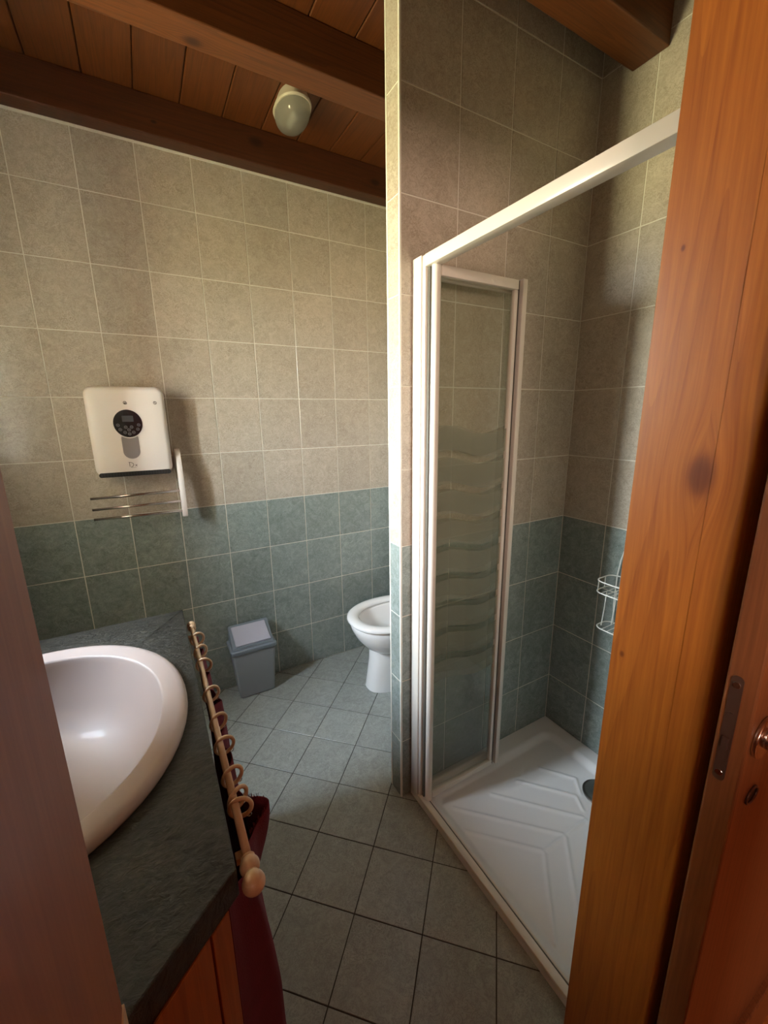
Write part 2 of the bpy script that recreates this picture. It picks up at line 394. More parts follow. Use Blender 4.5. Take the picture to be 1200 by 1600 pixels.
def lay(parent, O, U, V, quads, regions, th, name, joint=.0032):
    """quads: (list of uv corners, material); regions: rectangles in uv that tiles are cut to"""
    O, U, V = Vector(O), Vector(U), Vector(V); N = U.cross(V)
    for poly, mt in quads:
        for rg in regions:
            q = clip_rect(poly, rg)
            if len(q) < 3 or parea(q) < 2e-4: continue
            # remove near-duplicate points
            q = [p for i, p in enumerate(q) if math.hypot(p[0]-q[i-1][0], p[1]-q[i-1][1]) > 2e-3]
            if len(q) < 3: continue
            cx = sum(p[0] for p in q)/len(q); cy_ = sum(p[1] for p in q)/len(q)
            o = bpy.data.objects.new(name, tile_mesh([(p[0]-cx, p[1]-cy_) for p in q], th, mt, name))
            COL.objects.link(o); o.parent = parent
            pos = O+U*cx+V*cy_-N*th
            mw = Matrix.Identity(4)
            for i in range(3): mw[i][0] = U[i]; mw[i][1] = V[i]; mw[i][2] = N[i]; mw[i][3] = pos[i]
            o.matrix_world = mw
def wallquads(us, zmin, zmax, j=.0038):
    """us = sorted joint positions; rows follow the common joint heights"""
    out = []
    k = -7
    while ZG-k*TH_ > zmin-1e-6:
        top, bot = ZG-k*TH_, ZG-(k+1)*TH_
        if bot < zmax:
            for a, b_ in zip(us[:-1], us[1:]):
                out.append(([(a+j/2, bot+j/2), (b_-j/2, bot+j/2), (b_-j/2, top-j/2), (a+j/2, top-j/2)], M['green'] if k >= 0 else M['beige']))
        k += 1
    return out
def joints(anchor, lo, hi, step=TW):
    k0 = math.floor((lo-anchor)/step); out = []
    while anchor+k0*step < hi+step: out.append(anchor+k0*step); k0 += 1
    return out
T = .0016
# back wall
wb = struct('wall_back', bx(XL-.3, XS+.15, T, .15, -.1, ZC+.1), M['grout'])
lay(wb, (0, 0, 0), (1, 0, 0), (0, 0, 1), [(q, m_) for q, m_ in wallquads(joints(0, XL, XS), 0, ZC)], [(XL+.001, XS-.001, .001, ZC)], T, 'wall_tile')
obj('caulk_strip', bx(XL, XS, -.003, T, 2.436, 2.4445), M['grout'], wb)
# shower side wall  (u runs towards -y seen from the room: U = (0,-1,0))
wr = struct('wall_right', bx(XS+T, XS+.15, YFR-.1, .15, -.1, ZC+.1), M['grout'])
lay(wr, (XS, 0, 0), (0, -1, 0), (0, 0, 1), wallquads(joints(-YF+.1862, -YF, -YFR), 0, ZC), [(-YF+.001, -YFR, .001, ZC)], T, 'wall_tile')
lay(wr, (XS, 0, 0), (0, -1, 0), (0, 0, 1), wallquads(joints(0, 0, -YB), 0, ZC), [(.001, -YB-.001, .001, ZC)], T, 'wall_tile')
# partition
wp = struct('wall_partition', bx(XP+T, XS+.05, YF+T, YB-T, 0, ZC+.02), M['grout'])
lay(wp, (0, YF, 0), (1, 0, 0), (0, 0, 1), wallquads(joints(XS-.1966, XP, XS), 0, ZC), [(XP+.006, XS-.002, .001, ZC)], T, 'wall_tile')
lay(wp, (0, YB, 0), (-1, 0, 0), (0, 0, 1), wallquads(joints(-XS, -XS, -XP), 0, ZC), [(-XS+.002, -XP-.006, .001, ZC)], T, 'wall_tile')
lay(wp, (XP, 0, 0), (0, -1, 0), (0, 0, 1), wallquads([-YB, -YF], 0, ZC, ), [(-YB+.006, -YF-.006, .001, ZC)], T, 'wall_tile')
obj('corner_trim', bx(XP-.0012, XP+.006, YF-.0012, YF+.0062, 0, ZC, .0018), M['trimwhite'], wp)
obj('corner_trim', bx(XP-.0012, XP+.006, YB-.0052, YB+.0012, 0, ZC, .0015), M['trimwhite'], wp)
# left wall with deep window reveal
bm = bmesh.new()
W_ = WIN
bx(XL-.36, XL-T, YH, W_['y0'], -.1, ZC+.1, bm=bm); bx(XL-.36, XL-T, W_['y1'], .15, -.1, ZC+.1, bm=bm)
bx(XL-.36, XL-T, W_['y0'], W_['y1'], -.1, W_['z0'], bm=bm); bx(XL-.36, XL-T, W_['y0'], W_['y1'], W_['z1'], ZC+.1, bm=bm)
wl = struct('wall_left', bm, M['plaster'])
lq = wallquads(joints(-1.8, YFR, 0), 0, ZC)
lay(wl, (XL, 0, 0), (0, 1, 0), (0, 0, 1), lq, [(YFR, W_['y0'], .001, ZC), (W_['y1'], -.002, .001, ZC), (W_['y0'], W_['y1'], .001, W_['z0']), (W_['y0'], W_['y1'], W_['z1'], ZC)], T, 'wall_tile')
wn = bpy.data.objects.new('window_1', None); COL.objects.link(wn); wn['kind'] = 'structure'; wn.location = (W_['xo'], (W_['y0']+W_['y1'])/2, W_['z0'])
bm = bmesh.new(); xo = W_['xo']
for a in ((W_['y0'], W_['y0']+.035, W_['z0'], W_['z1']), (W_['y1']-.035, W_['y1'], W_['z0'], W_['z1']), (W_['y0']+.035, W_['y1']-.035, W_['z0'], W_['z0']+.035), (W_['y0']+.035, W_['y1']-.035, W_['z1']-.035, W_['z1'])):
    bx(xo-.02, xo+.03, a[0], a[1], a[2], a[3], bm=bm)
obj('window_frame', bm, M['wood_cab'], wn)
obj('window_pane', bx(xo, xo+.004, W_['y0']+.035, W_['y1']-.035, W_['z0']+.035, W_['z1']-.035), M['winglass'], wn)
# front wall around the door opening
bm = bmesh.new()
bx(XL-.3, DX0-.03, YH, YFR, -.1, ZC+.1, bm=bm); bx(DX1+.03, XS+.15, YH, YFR, -.1, ZC+.1, bm=bm); bx(DX0-.03, DX1+.03, YH, YFR, DZ+.03, ZC+.1, bm=bm)
struct('wall_front', bm, M['plaster'])
# floor
fl = struct('floor', bx(XL-.3, XS+.15, YFR-.13, .15, -.12, -T), M['dgrout'])
th = .7797; e1 = (math.cos(th), -math.sin(th)); e2 = (-math.sin(th), -math.cos(th)); S = .1994; u0, v0 = .9291, -.1349
quads = []
for a in range(-14, 15):
    for b_ in range(-14, 15):
        c = []
        for da, db in ((0, 0), (0, 1), (1, 1), (1, 0)):
            j = .0032/S/2; ua = a+(j if da == 0 else 1-j); ub = b_+(j if db == 0 else 1-j)
            c.append((u0+S*(ua*e1[0]+ub*e2[0]), v0+S*(ua*e1[1]+ub*e2[1])))
        if all(p[0] > 1.03 and p[1] < YB-.01 for p in c): continue      # wholly under the tray or partition
        # counter-clockwise
        if sum(c[i][0]*c[(i+1) % 4][1]-c[(i+1) % 4][0]*c[i][1] for i in range(4)) < 0: c = c[::-1]
        quads.append((c, M['floor']))
lay(fl, (0, 0, 0), (1, 0, 0), (0, 1, 0), quads, [(XL+.002, XS-.002, YFR-.12, -.002)], T, 'floor_tile')
# ceiling boards and beams
ce = struct('ceiling', bx(XL-.3, XS+.15, YH, .15, ZC+.018, ZC+.1), M['dark'])
k = -4
xj = .264+.1545*k
while xj < XS:
    a, b_ = max(xj, XL), min(xj+.1545, XS)
    if b_-a > .02:
        bm = bx(a+.0012, b_-.0012, YFR, 0, ZC+.0, ZC+.016)
        es = [e_ for e_ in bm.edges if all(v.co.z < ZC+.005 for v in e_.verts) and abs(e_.verts[0].co.y-e_.verts[1].co.y) > .5]
        bmesh.ops.bevel(bm, geom=es, offset=.003, segments=1, affect='EDGES')
        obj('ceiling_plank', bm, M['wood_plank'], ce)
    xj += .1545
for y0, y1, mt in ((-.070, .02, 'wood_beam_wall'), (-.649, -.549, 'wood_beam'), (-1.228, -1.119, 'wood_beam'), (-1.80, -1.70, 'wood_beam')):
    bm = bx(XL, XS, y0, min(y1, -.0), 2.445, ZC, .004)
    obj('ceiling_beam', bm, M[mt], ce)

# ---------------------------------------------------------------- doorway: linings, sliding door leaf, hall
bm = bx(DX1, DX1+.03, -1.8570, YFR+.006, 0, DZ+.03, .0006)
rt = struct('trim_1', bm, M['wood_jamb'])
bm = bx(DX1-.0012, DX1+.045, -1.898, -1.8574, 0, DZ+.05)
es = [e_ for e_ in bm.edges if all(v.co.x < DX1 and v.co.y < -1.88 for v in e_.verts) and abs(e_.verts[0].co.z-e_.verts[1].co.z) > 1]
bmesh.ops.bevel(bm, geom=es, offset=.007, segments=6, profile=.5, affect='EDGES')
o = obj('rounded_casing', bm, M['wood_jamb'], rt); autosmooth(o, 50)
lt = struct('trim_2', bx(DX0-.03, DX0, -1.945, YFR+.004, 0, DZ+.03, .0025), M['wood_left'])
obj('strike_plate', bx(DX0-.004, DX0+.0016, YFR-.024, YFR+.0045, .845, .915, .001), M['wood_ring'], lt, label='small pale strike plate')
struct('trim_3', bx(DX0, DX1, YH, YFR+.004, DZ, DZ+.03, .002), M['wood_jamb'])
dr = bpy.data.objects.new('door_1', None); COL.objects.link(dr); dr['kind'] = 'structure'; dr.location = (.87, -1.935, 0)
LX0, LX1, LY0, LY1 = .871, 1.62, -1.951, -1.918
obj('door_stile', bx(LX0, .946, LY0, LY1, .01, 2.08, .003), M['wood_door'], dr)
obj('door_stile', bx(LX1-.08, LX1, LY0, LY1, .01, 2.08, .003), M['wood_door'], dr)
for z0, z1 in ((.01, .16), (1.97, 2.08)): obj('door_rail', bx(.9465, LX1-.0805, LY0, LY1, z0, z1, .003), M['wood_door'], dr)
obj('door_panel', bx(.940, LX1-.075, LY0+.012, LY1-.01, .15, 1.98), M['wood_door'], dr)
# lock faceplate in the leading edge
pl = rrect(-1.930, 1.030, .0125, .147, .006, 6)
own = bmesh.new(); A = [own.verts.new((LX0-.0012, y, z)) for y, z in pl]; B = [own.verts.new((LX0+.002, y, z)) for y, z in pl]
own.faces.new(A); own.faces.new(B[::-1])
for i in range(len(pl)): own.faces.new((A[i], A[(i+1) % len(pl)], B[(i+1) % len(pl)], B[i]))
bmesh.ops.recalc_face_normals(own, faces=own.faces)
lp = obj('lock_plate', own, M['bronze'], dr, label='bronzed lock faceplate with rounded ends')
for z in (1.092, .968):
    bm = cyl((LX0-.0016, -1.930, z), (1, 0, 0), .0042, .0016, 20, bev=.0004); bx(LX0-.0027, LX0-.0022, -1.9305, -1.9295, z-.003, z+.003, bm=bm)
    obj('screw', bm, M['chrome'], lp)
obj('latch_hook', bx(LX0-.0035, LX0, -1.9335, -1.9265, 1.003, 1.020, .0008), M['bronze'], lp)
obj('latch_pin', cyl((LX0-.002, -1.930, 1.052), (1, 0, 0), .0022, .002, 14), M['bronze'], lp)
# round rose with a stub handle, and the oval keyhole below
cx_, cz_ = .906, 1.020
bm = cyl((cx_, LY0-.003, cz_), (0, 1, 0), .027, .006, 40, bev=.0022)
rs = obj('handle_rose', bm, M['chrome'], dr, label='round chrome handle rose'); autosmooth(rs, 35)
o = obj('handle_knob', cyl((cx_+.004, LY0-.014, cz_), (0, 1, 0), .014, .018, 28, bev=.003), M['chrome'], rs); autosmooth(o, 35)
own = bmesh.new(); ring = []
r0 = [Vector((.920+.016*math.cos(t_), LY0-.0012, .925+.011*math.sin(t_))) for t_ in np.linspace(0, 2*math.pi, 28, endpoint=False)]
bm = tube(r0, .0017, 8, closed=True)
kh = obj('keyhole_ring', bm, M['bronze'], dr, True)
bm = loft([[Vector((.920+.0155*math.cos(t_), LY0-.0004*q, .925+.0105*math.sin(t_))) for t_ in np.linspace(0, 2*math.pi, 28, endpoint=False)] for q in (0, 1)])
obj('keyhole', bm, M['dark'], kh)
# hall behind the camera
struct('floor.001', bx(-1.6, 2.2, -4.3, YFR-.13, -.12, -.002), M['hallwood'])
struct('ceiling.001', bx(-1.6, 2.2, -4.3, YH, 2.5, 2.6), M['hallwood'])
struct('wall_hall_back', bx(-1.6, 2.2, -4.4, -4.3, -.1, 2.6), M['hallwood'])
struct('wall_hall_left', bx(-1.7, -1.6, -4.4, YH, -.1, 2.6), M['hallwood'])
struct('wall_hall_right', bx(2.2, 2.3, -4.4, YH, -.1, 2.6), M['hallwood'])
struct('wall_hall_light_blocker', bx(-1.6, .62, -2.60, -2.50, -.1, 1.24, .01), M['hallwood'])  # unseen blocker added in the hall to shade the lower right door jamb
struct('wall_hall_front', bx(-1.6, XL-.3, YH, YFR, -.1, 2.6), M['hallwood'])
struct('wall_hall_front.001', bx(XS+.15, 2.2, YH, YFR, -.1, 2.6), M['hallwood'])

# ---------------------------------------------------------------- shower tray
tr = thing('shower_tray', 'white square shower tray with raised chevron ribs, low rim, set into the tiled corner', 'shower tray', (1.39, -1.39, 0))
X0, X1, Y0, Y1 = 1.0135, XS-.0015, YFR+.001, YF-.0015
nx, ny = 190, 190
gx = np.linspace(X0, X1, nx); gy = np.linspace(Y0, Y1, ny); GX, GY = np.meshgrid(gx, gy, indexing='ij')
def sdbox(x, y, cx, cy_, hx, hy, r):
    qx = np.abs(x-cx)-hx+r; qy = np.abs(y-cy_)-hy+r
    return np.minimum(np.maximum(qx, qy), 0)+np.hypot(np.maximum(qx, 0), np.maximum(qy, 0))-r
d = sdbox(GX, GY, (1.050+1.715)/2, (-1.075-1.705)/2, (1.715-1.050)/2, (1.705-1.075)/2, .055)
sm = lambda t_: t_*t_*(3-2*t_)
k_ = np.clip((d+.035)/.035, 0, 1); Z = .006+(.024-.006)*sm(k_)
Z -= .003*np.exp(-((GX-1.61)**2+(GY+1.39)**2)/.09**2)*(k_ < .01)
def seg(ax_, ay, bx_, by, wd=.006):
    px, py = GX-ax_, GY-ay; vx, vy = bx_-ax_, by-ay; t_ = np.clip((px*vx+py*vy)/(vx*vx+vy*vy), 0, 1)
    dd = np.hypot(px-t_*vx, py-t_*vy); return np.exp(-(dd/wd)**2)
YM = -1.425
def rib(apx, L_, stub):
    global RB
    for s in (1, -1):
        RB = np.maximum(RB, seg(apx, YM+s*.006, apx-L_*.707, YM+s*(.006+L_*.72)))
        RB = np.maximum(RB, seg(apx+.012, YM+s*.006, apx+.012-L_*.707, YM+s*(.006+L_*.72))*.0)
RB = np.zeros_like(GX)
rib(1.262, .27, 0); rib(1.368, .37, 0)
for s in (1, -1):
    RB = np.maximum(RB, seg(1.482, YM+s*.01, 1.27, YM+s*.24))
    RB = np.maximum(RB, seg(1.508, YM+s*.028, 1.536, YM+s*.075)); RB = np.maximum(RB, seg(1.536, YM+s*.078, 1.395, YM+s*.235))
    RB = np.maximum(RB, seg(1.560, YM+s*.075, 1.602, YM+s*.125)); RB = np.maximum(RB, seg(1.602, YM+s*.127, 1.52, YM+s*.23))
RB = np.maximum(RB, seg(1.262, YM, 1.483, YM)*.8)
Z += .0042*RB*(d < -.038)
verts = [(x, y, z) for x, y, z in zip(GX.ravel(), GY.ravel(), Z.ravel())]
faces = [(i*ny+j, (i+1)*ny+j, (i+1)*ny+j+1, i*ny+j+1) for i in range(nx-1) for j in range(ny-1)]
# skirt down to the floor
per = [i*ny for i in range(nx)]+[(nx-1)*ny+j for j in range(1, ny)]+[i*ny+ny-1 for i in range(nx-2, -1, -1)]+[j for j in range(ny-2, 0, -1)]
base = len(verts)
verts += [(verts[p][0], verts[p][1], .0005) for p in per]
for i in range(len(per)):
    k = (i+1) % len(per); faces.append((per[k], per[i], base+i, base+k))
me = bpy.data.meshes.new('tray_shell'); me.from_pydata([(a-1.39, b_+1.39, c) for a, b_, c in verts], [], faces); me.materials.append(M['tray'])
for p in me.polygons: p.use_smooth = True
me.set_sharp_from_angle(angle=R(50)); me.update()
o = bpy.data.objects.new('tray_shell', me); COL.objects.link(o); o.parent = tr
dome = [ell(1.624, -1.388, .003+z, r, r, 40) for r, z in ((.062, 0), (.062, .006), (.058, .009), (.052, .010), (.048, .0095), (.03, .012), (.008, .013))]
o = obj('drain_cover', loft(dome), M['drain'], tr, label='round dull chrome drain cover'); autosmooth(o, 40)

# ---------------------------------------------------------------- shower enclosure
en = thing('shower_enclosure', 'cream framed folding shower door with wave-patterned frosted glass, folded in beside the partition', 'shower door', (1.03, -1.08, .024))
def vprof(poly, z0, z1, name, parent, mt='alu', bev=.0015):
    o = obj(name, prism(poly, z0, z1, bev=bev), M[mt], parent); autosmooth(o, 35); return o
def vbox(x0, x1, y0, y1, z0, z1, name, parent, mt='alu', bev=.002):
    o = obj(name, bx(x0, x1, y0, y1, z0, z1, bev), M[mt], parent); autosmooth(o, 35); return o
vbox(1.012, 1.046, -1.060, YF-.0018, .024, 1.831, 'wall_profile', en, bev=.003)
vbox(1.0165, 1.044, -1.0745, -1.0605, .024, 1.829, 'inner_profile', en, bev=.0015)
vbox(1.024, 1.042, -1.0845, -1.075, .024, 1.80, 'seal_strip', en, 'seal', bev=.001)
vbox(1.013, 1.047, YFR+.002, -1.075, 1.7985, 1.829, 'top_rail', en, bev=.0025)
vbox(1.011, 1.034, YFR+.002, -1.062, .0245, .0375, 'bottom_track', en, bev=.003)
vbox(1.0345, 1.0385, YFR+.002, -1.0865, .0245, .0335, 'track_groove', en, 'seal', bev=.0005)
vbox(1.039, 1.0445, YFR+.002, -1.0865, .0245, .0355, 'track_lip', en, bev=.001)
def rnd(cx, cy_, rx, ry, n=20): return [(cx+rx*math.cos(2*math.pi*k/n), cy_+ry*math.sin(2*math.pi*k/n)) for k in range(n)]
def leaf(ya, x0, x1, name, first):
    t_ = .009
    lf = bpy.data.objects.new(name, None); COL.objects.link(lf); lf.parent = en; lf.empty_display_size = .03
    lf.location = Vector((x0, ya, .045))-en.location
    z0, z1 = .048, 1.800
    if first:
        o = obj('pivot_stile', prism(rnd(x0+.013, ya, .013, .0115), z0-.008, z1+.004), M['alu'], lf); autosmooth(o, 50)
    else:
        vbox(x0, x0+.02, ya-t_, ya+t_, z0, z1, 'leaf_stile', lf)
    xa = x0+.026 if first else x0+.0205
    vbox(xa, x1, ya-t_, ya+t_, z1-.027, z1, 'leaf_top_rail', lf, bev=.0018)
    vbox(xa, x1, ya-t_, ya+t_, z0-.004, z0+.018, 'leaf_bottom_rail', lf, bev=.0018)
    vbox(x1-.013, x1, ya-t_*.8, ya+t_*.8, z0+.0185, z1-.0275, 'leaf_stile', lf, bev=.0015)
    gp = obj('glass_pane', bx(xa-.004, x1-.008, ya-.0015, ya+.0015, z0+.012, z1-.02), M['glass'], lf)
    return lf, gp, xa, x1-.013
L1, G1, xa1, xb1 = leaf(-1.100, 1.022, 1.338, 'front_leaf', True)
L2, G2, xa2, xb2 = leaf(-1.067, 1.0465, 1.3685, 'rear_leaf', False)
vbox(1.3535, 1.373, -1.112, -1.0775, .040, 1.806, 'fold_hinge_profile', en, bev=.003)
vbox(1.3405, 1.3425, -1.108, -1.0775, .046, 1.799, 'hinge_seal', en, 'seal', bev=.0005)
ZT, ZB, NB = 1.360, .505, 9           # frosted zone, printed wave bands as thin glazing bands on the pane
def wave(x, k): return .014*math.sin((x-1.03)/.30*2*math.pi+.2)+.0015*math.sin(k*2.1)
pitch = (ZT-ZB+.024)/NB
for gp, ya, x0, x1 in ((G1, -1.1023, xa1+.001, xb1-.001), (G2, -1.0683, xa2+.001, xb2-.001)):
    for k in range(NB):
        zt = ZT-k*pitch; zb = zt-(pitch-.024)
        own = bmesh.new(); n = 26; rows = []
        for yy in (ya-.0003, ya+.0003):
            top = [own.verts.new((x0+(x1-x0)*i/n, yy, zt+wave(x0+(x1-x0)*i/n, k))) for i in range(n+1)]
            bot = [own.verts.new((x0+(x1-x0)*i/n, yy, zb+wave(x0+(x1-x0)*i/n, k+1))) for i in range(n+1)]
            rows.append((top, bot))
        own.faces.ensure_lookup_table()
        for i in range(n):
            a, b_ = rows
            own.faces.new((a[0][i], a[1][i], a[1][i+1], a[0][i+1]))
        # single skin in front of the pane with a thin edge
            own.faces.new((a[0][i], a[0][i+1], b_[0][i+1], b_[0][i])); own.faces.new((a[1][i+1], a[1][i], b_[1][i], b_[1][i+1]))
        bmesh.ops.delete(own, geom=[v for v in own.verts if not v.link_faces], context='VERTS')
        obj('frosted_band', own, M['frost'], gp)

# ---------------------------------------------------------------- shower caddy
cd = thing('shower_caddy', 'white wire shower caddy with basket and soap dish hanging on the green tiled shower wall', 'shower caddy', (1.76, -1.365, .62))
yc, wl_ = -1.365, 1.762
def arc(pts): return [Vector(p) for p in pts]
hang = []
for i in range(25):
    a = math.pi*i/24; hang.append((wl_-.003, yc-.045*math.cos(a)*1.0, 1.06+.06*math.sin(a)))
side = lambda s: [(wl_-.003, yc+s*.045, 1.06), (wl_-.003, yc+s*.062, .98), (wl_-.003, yc+s*.085, .88), (wl_-.003, yc+s*.092, .82), (wl_-.003, yc+s*.092, .70), (wl_-.003, yc+s*.085, .622)]
obj('hanger_wire', tube(hang[:1]+hang+hang[-1:], .0022, 8, bm=None), M['wire'], cd, True)
for s in (1, -1): obj('side_wire', tube(side(s), .0022, 8), M['wire'], cd, True)
def loop(z, w2, x0, x1, n=8, r=.0022):
    pts = [(x, yc+y, z) for x, y in [(p[0], p[1]) for p in rrect((x0+x1)/2, 0, x1-x0, w2*2, .03, 6)]]
    return tube(pts, r, 8, closed=True)
bsk = obj('basket_rim', loop(.815, .112, 1.655, wl_-.003), M['wire'], cd, True)
obj('basket_rim', loop(.772, .112, 1.655, wl_-.003), M['wire'], cd, True)
bs = bmesh.new()
for i in range(-5, 6): tube([(1.658, yc+i*.018, .768), (wl_-.004, yc+i*.018, .768)], .0014, 6, bm=bs)
obj('basket_slat', bs, M['wire'], cd)['kind'] = 'stuff'
for s in (1, -1):
    for x in (1.68, 1.72): obj('basket_post', tube([(x, yc+s*.112, .815), (x, yc+s*.112, .772)], .0016, 6), M['wire'], cd)
obj('soap_dish_rim', loop(.628, .108, 1.672, wl_-.003), M['wire'], cd, True)
bs = bmesh.new()
for i in range(-4, 5): tube([(1.675, yc+i*.02, .626), (wl_-.004, yc+i*.02, .626)], .0014, 6, bm=bs)
obj('soap_dish_slat', bs, M['wire'], cd)['kind'] = 'stuff'
for s in (1, -1):
    for x, q in ((1.70, .09), (1.73, .07)): obj('dish_link', tube([(x, yc+s*q, .768), (x+.002, yc+s*(q+.002), .70), (x, yc+s*(q+.006), .628)], .0018, 6), M['wire'], cd)

# ---------------------------------------------------------------- worktop, cabinet, basin
cb = thing('vanity_cabinet', 'orange pine vanity cabinet with an angled end panel under the dark worktop', 'cabinet', (0, -1.25, 0))
diag = ((.311, -1.650), (.175, YFR+.004))
obj('end_panel', prism([(.311, -1.652), (.291, -1.652), (.160, -1.754), (.172, YFR+.008)][::1], .001, .805, bev=.001), M['wood_cab'], cb)
# raised stile and panel on the angled end
dv = Vector((diag[1][0]-diag[0][0], diag[1][1]-diag[0][1], 0)); dl = dv.length; dv.normalize(); nv = Vector((-dv.y, dv.x, 0))
if nv.y > 0: nv = -nv
def dpoly(a, b_, t0, t1):
    o_ = Vector((.311, -1.652, 0))
    return [(o_+dv*a+nv*t0)[:2], (o_+dv*b_+nv*t0)[:2], (o_+dv*b_+nv*t1)[:2], (o_+dv*a+nv*t1)[:2]]
obj('end_stile', prism(dpoly(.001, .030, .0005, .006), .002, .805, bev=.001), M['wood_cab'], cb)
obj('end_board', prism(dpoly(.032, .150, .0005, .0045), .002, .805, bev=.001), M['wood_cab'], cb)
obj('far_panel', bx(XL+.002, .31, -.835, -.815, .001, .805, .001), M['wood_cab'], cb)
obj('front_post', bx(.288, .311, -1.650, -1.62, .001, .805, .001), M['wood_cab'], cb)
obj('cabinet_floor', bx(XL+.002, .285, -1.62, -.84, .06, .08), M['wood_cab'], cb)
ct = thing('vanity_worktop', 'dark green-grey slate-look worktop with a cut-off corner, pale light on its far corner', 'worktop', (0, -1.25, .8065))
poly = [(XL+.002, -.808), (XL+.002, YFR+.006), (.175, YFR+.006), (.329, -1.646), (.332, -.808)]
# slab with an oval cut-out for the bowl
SX, SY, SA, SB = .020, -1.248, .285, .322
bm = bmesh.new()
n = 64; hole = [(SX+(SA-.03)*math.cos(2*math.pi*k/n), SY+(SB-.03)*math.sin(2*math.pi*k/n)) for k in range(n)]
def ray_out(p):
    dx, dy = p[0]-SX, p[1]-SY; best = None
    for i in range(len(poly)):
        a, b_ = poly[i], poly[(i+1) % len(poly)]; ex, ey = b_[0]-a[0], b_[1]-a[1]
        det = dx*(-ey)+ex*dy
        if abs(det) < 1e-9: continue
        t_ = ((a[0]-SX)*(-ey)+ex*(a[1]-SY))/det; s_ = (dx*(a[1]-SY)-dy*(a[0]-SX))/det
        if t_ > 0 and -1e-6 <= s_ <= 1+1e-6 and (best is None or t_ < best): best = t_
    return (SX+dx*best, SY+dy*best)
angs = sorted([math.atan2(h[1]-SY, h[0]-SX) for h in hole]+[math.atan2(p[1]-SY, p[0]-SX) for p in poly])
inn = [(SX+(SA-.03)*math.cos(a), SY+(SB-.03)*math.sin(a)) for a in angs]
inn2 = []
for a in angs:
    c, s = math.cos(a), math.sin(a); rr_ = 1/math.sqrt((c/(SA-.03))**2+(s/(SB-.03))**2); inn2.append((SX+rr_*c, SY+rr_*s))
out = [ray_out((SX+math.cos(a), SY+math.sin(a))) for a in angs]
def shr(p, d_):  # pull the outer edge in for the rounded nose
    q = []
    for x, y in p:
        q.append((x-d_ if x > .17 and y < -.81 else x, min(y, -.808-d_) if y > -.82 else y))
    return q
zt, zb = .850, .807
rings_ = [[Vector((x, y, z)) for x, y in pp] for pp, z in ((inn2, zb), (out, zb), (out, zt-.004), (shr(out, .0012), zt-.0012), (shr(out, .004), zt), (inn2, zt))]
o = obj('worktop_slab', loft(rings_, closed=True), M['slate'], ct); autosmooth(o, 30)
ba = thing('washbasin', 'oval blush-white ceramic washbasin with a broad rolled rim, dropped into the dark worktop', 'washbasin', (SX, SY, .8505))
prof = [(1.0, .8512), (1.006, .856), (1.002, .862), (.985, .8665), (.955, .868), (.90, .8665), (.862, .865), (.852, .864), (.846, .860), (.838, .850), (.815, .825), (.74, .775), (.62, .735), (.42, .715), (.2, .708), (.05, .706)]
rs_ = []
for f, z in prof:
    a = SA*f; b_ = SB*f
    rs_.append(ell(SX, SY, z, a, b_, 72, 2.12))
under = [ell(SX, SY, z, SA*f, SB*f, 72, 2.12) for f, z in ((.05, .690), (.4, .70), (.66, .725), (.80, .775), (.86, .82), (.88, .8495), (.97, .8507))]
o = obj('basin_bowl', loft(rs_+under, closed=True), M['basin'], ba, True)
o = obj('basin_waste', cyl((SX, SY, .7085), (0, 0, 1), .022, .006, 28, bev=.002), M['chrome'], ba)

# ---------------------------------------------------------------- curtain rod, rings, curtain
RX, RZ, RR = .3465, .826, .0058
cr_ = thing('curtain_rod', 'pale wooden curtain rod with ball finials along the front of the worktop', 'curtain rod', (RX, -1.27, RZ))
obj('rod', tube([(RX, -.905, RZ), (RX, -1.625, RZ)], RR, 20), M['wood_ring'], cr_, True)
def lathe_y(y0, dirn, prof_, n=28):
    return loft([[Vector((RX+max(r, .0004)*math.cos(2*math.pi*k/n), y0+dirn*h, RZ+max(r, .0004)*math.sin(2*math.pi*k/n))) for k in range(n)] for h, r in prof_])
fin = [(0, .0064), (.0005, .009)]
fin += [(.013-.0125*math.cos(t_), .0125*math.sin(t_)) for t_ in np.linspace(.75, 2.45, 10)]
fin += [(.0365-.0140*math.cos(t_), .0140*math.sin(t_)) for t_ in np.linspace(.62, math.pi, 14)]
for y0, dn in ((-1.620, -1), (-.910, 1)):
    o = obj('finial', lathe_y(y0, dn, [(h*(1 if dn < 0 else .85), r*(1.05 if dn < 0 else .85)) for h, r in fin]), M['wood_ring'], cr_); autosmooth(o, 30)
for y in (-.93, -1.605): obj('rod_bracket', bx(.3325, .345, y-.006, y+.006, RZ-.018, RZ-.0066, .001), M['wood_ring'], cr_)
ringd = [(-.952, 10), (-1.024, 25), (-1.093, -10), (-1.218, 18), (-1.316, 22), (-1.386, 8), (-1.464, 15), (-1.511, 28), (-1.531, -12)]
desc = ['wooden curtain ring nearest the far finial of the rod', 'second wooden curtain ring from the far end of the rod', 'third wooden curtain ring from the far end, beside the basin rim',
        'fourth wooden curtain ring from the far end, after a wide gap', 'wooden curtain ring in the middle of the rod', 'wooden curtain ring just nearer than the middle one',
        'wooden curtain ring hanging alone before the overlapping pair', 'farther ring of the overlapping pair near the near finial', 'nearer ring of the overlapping pair above the red fold']
base_ring = None
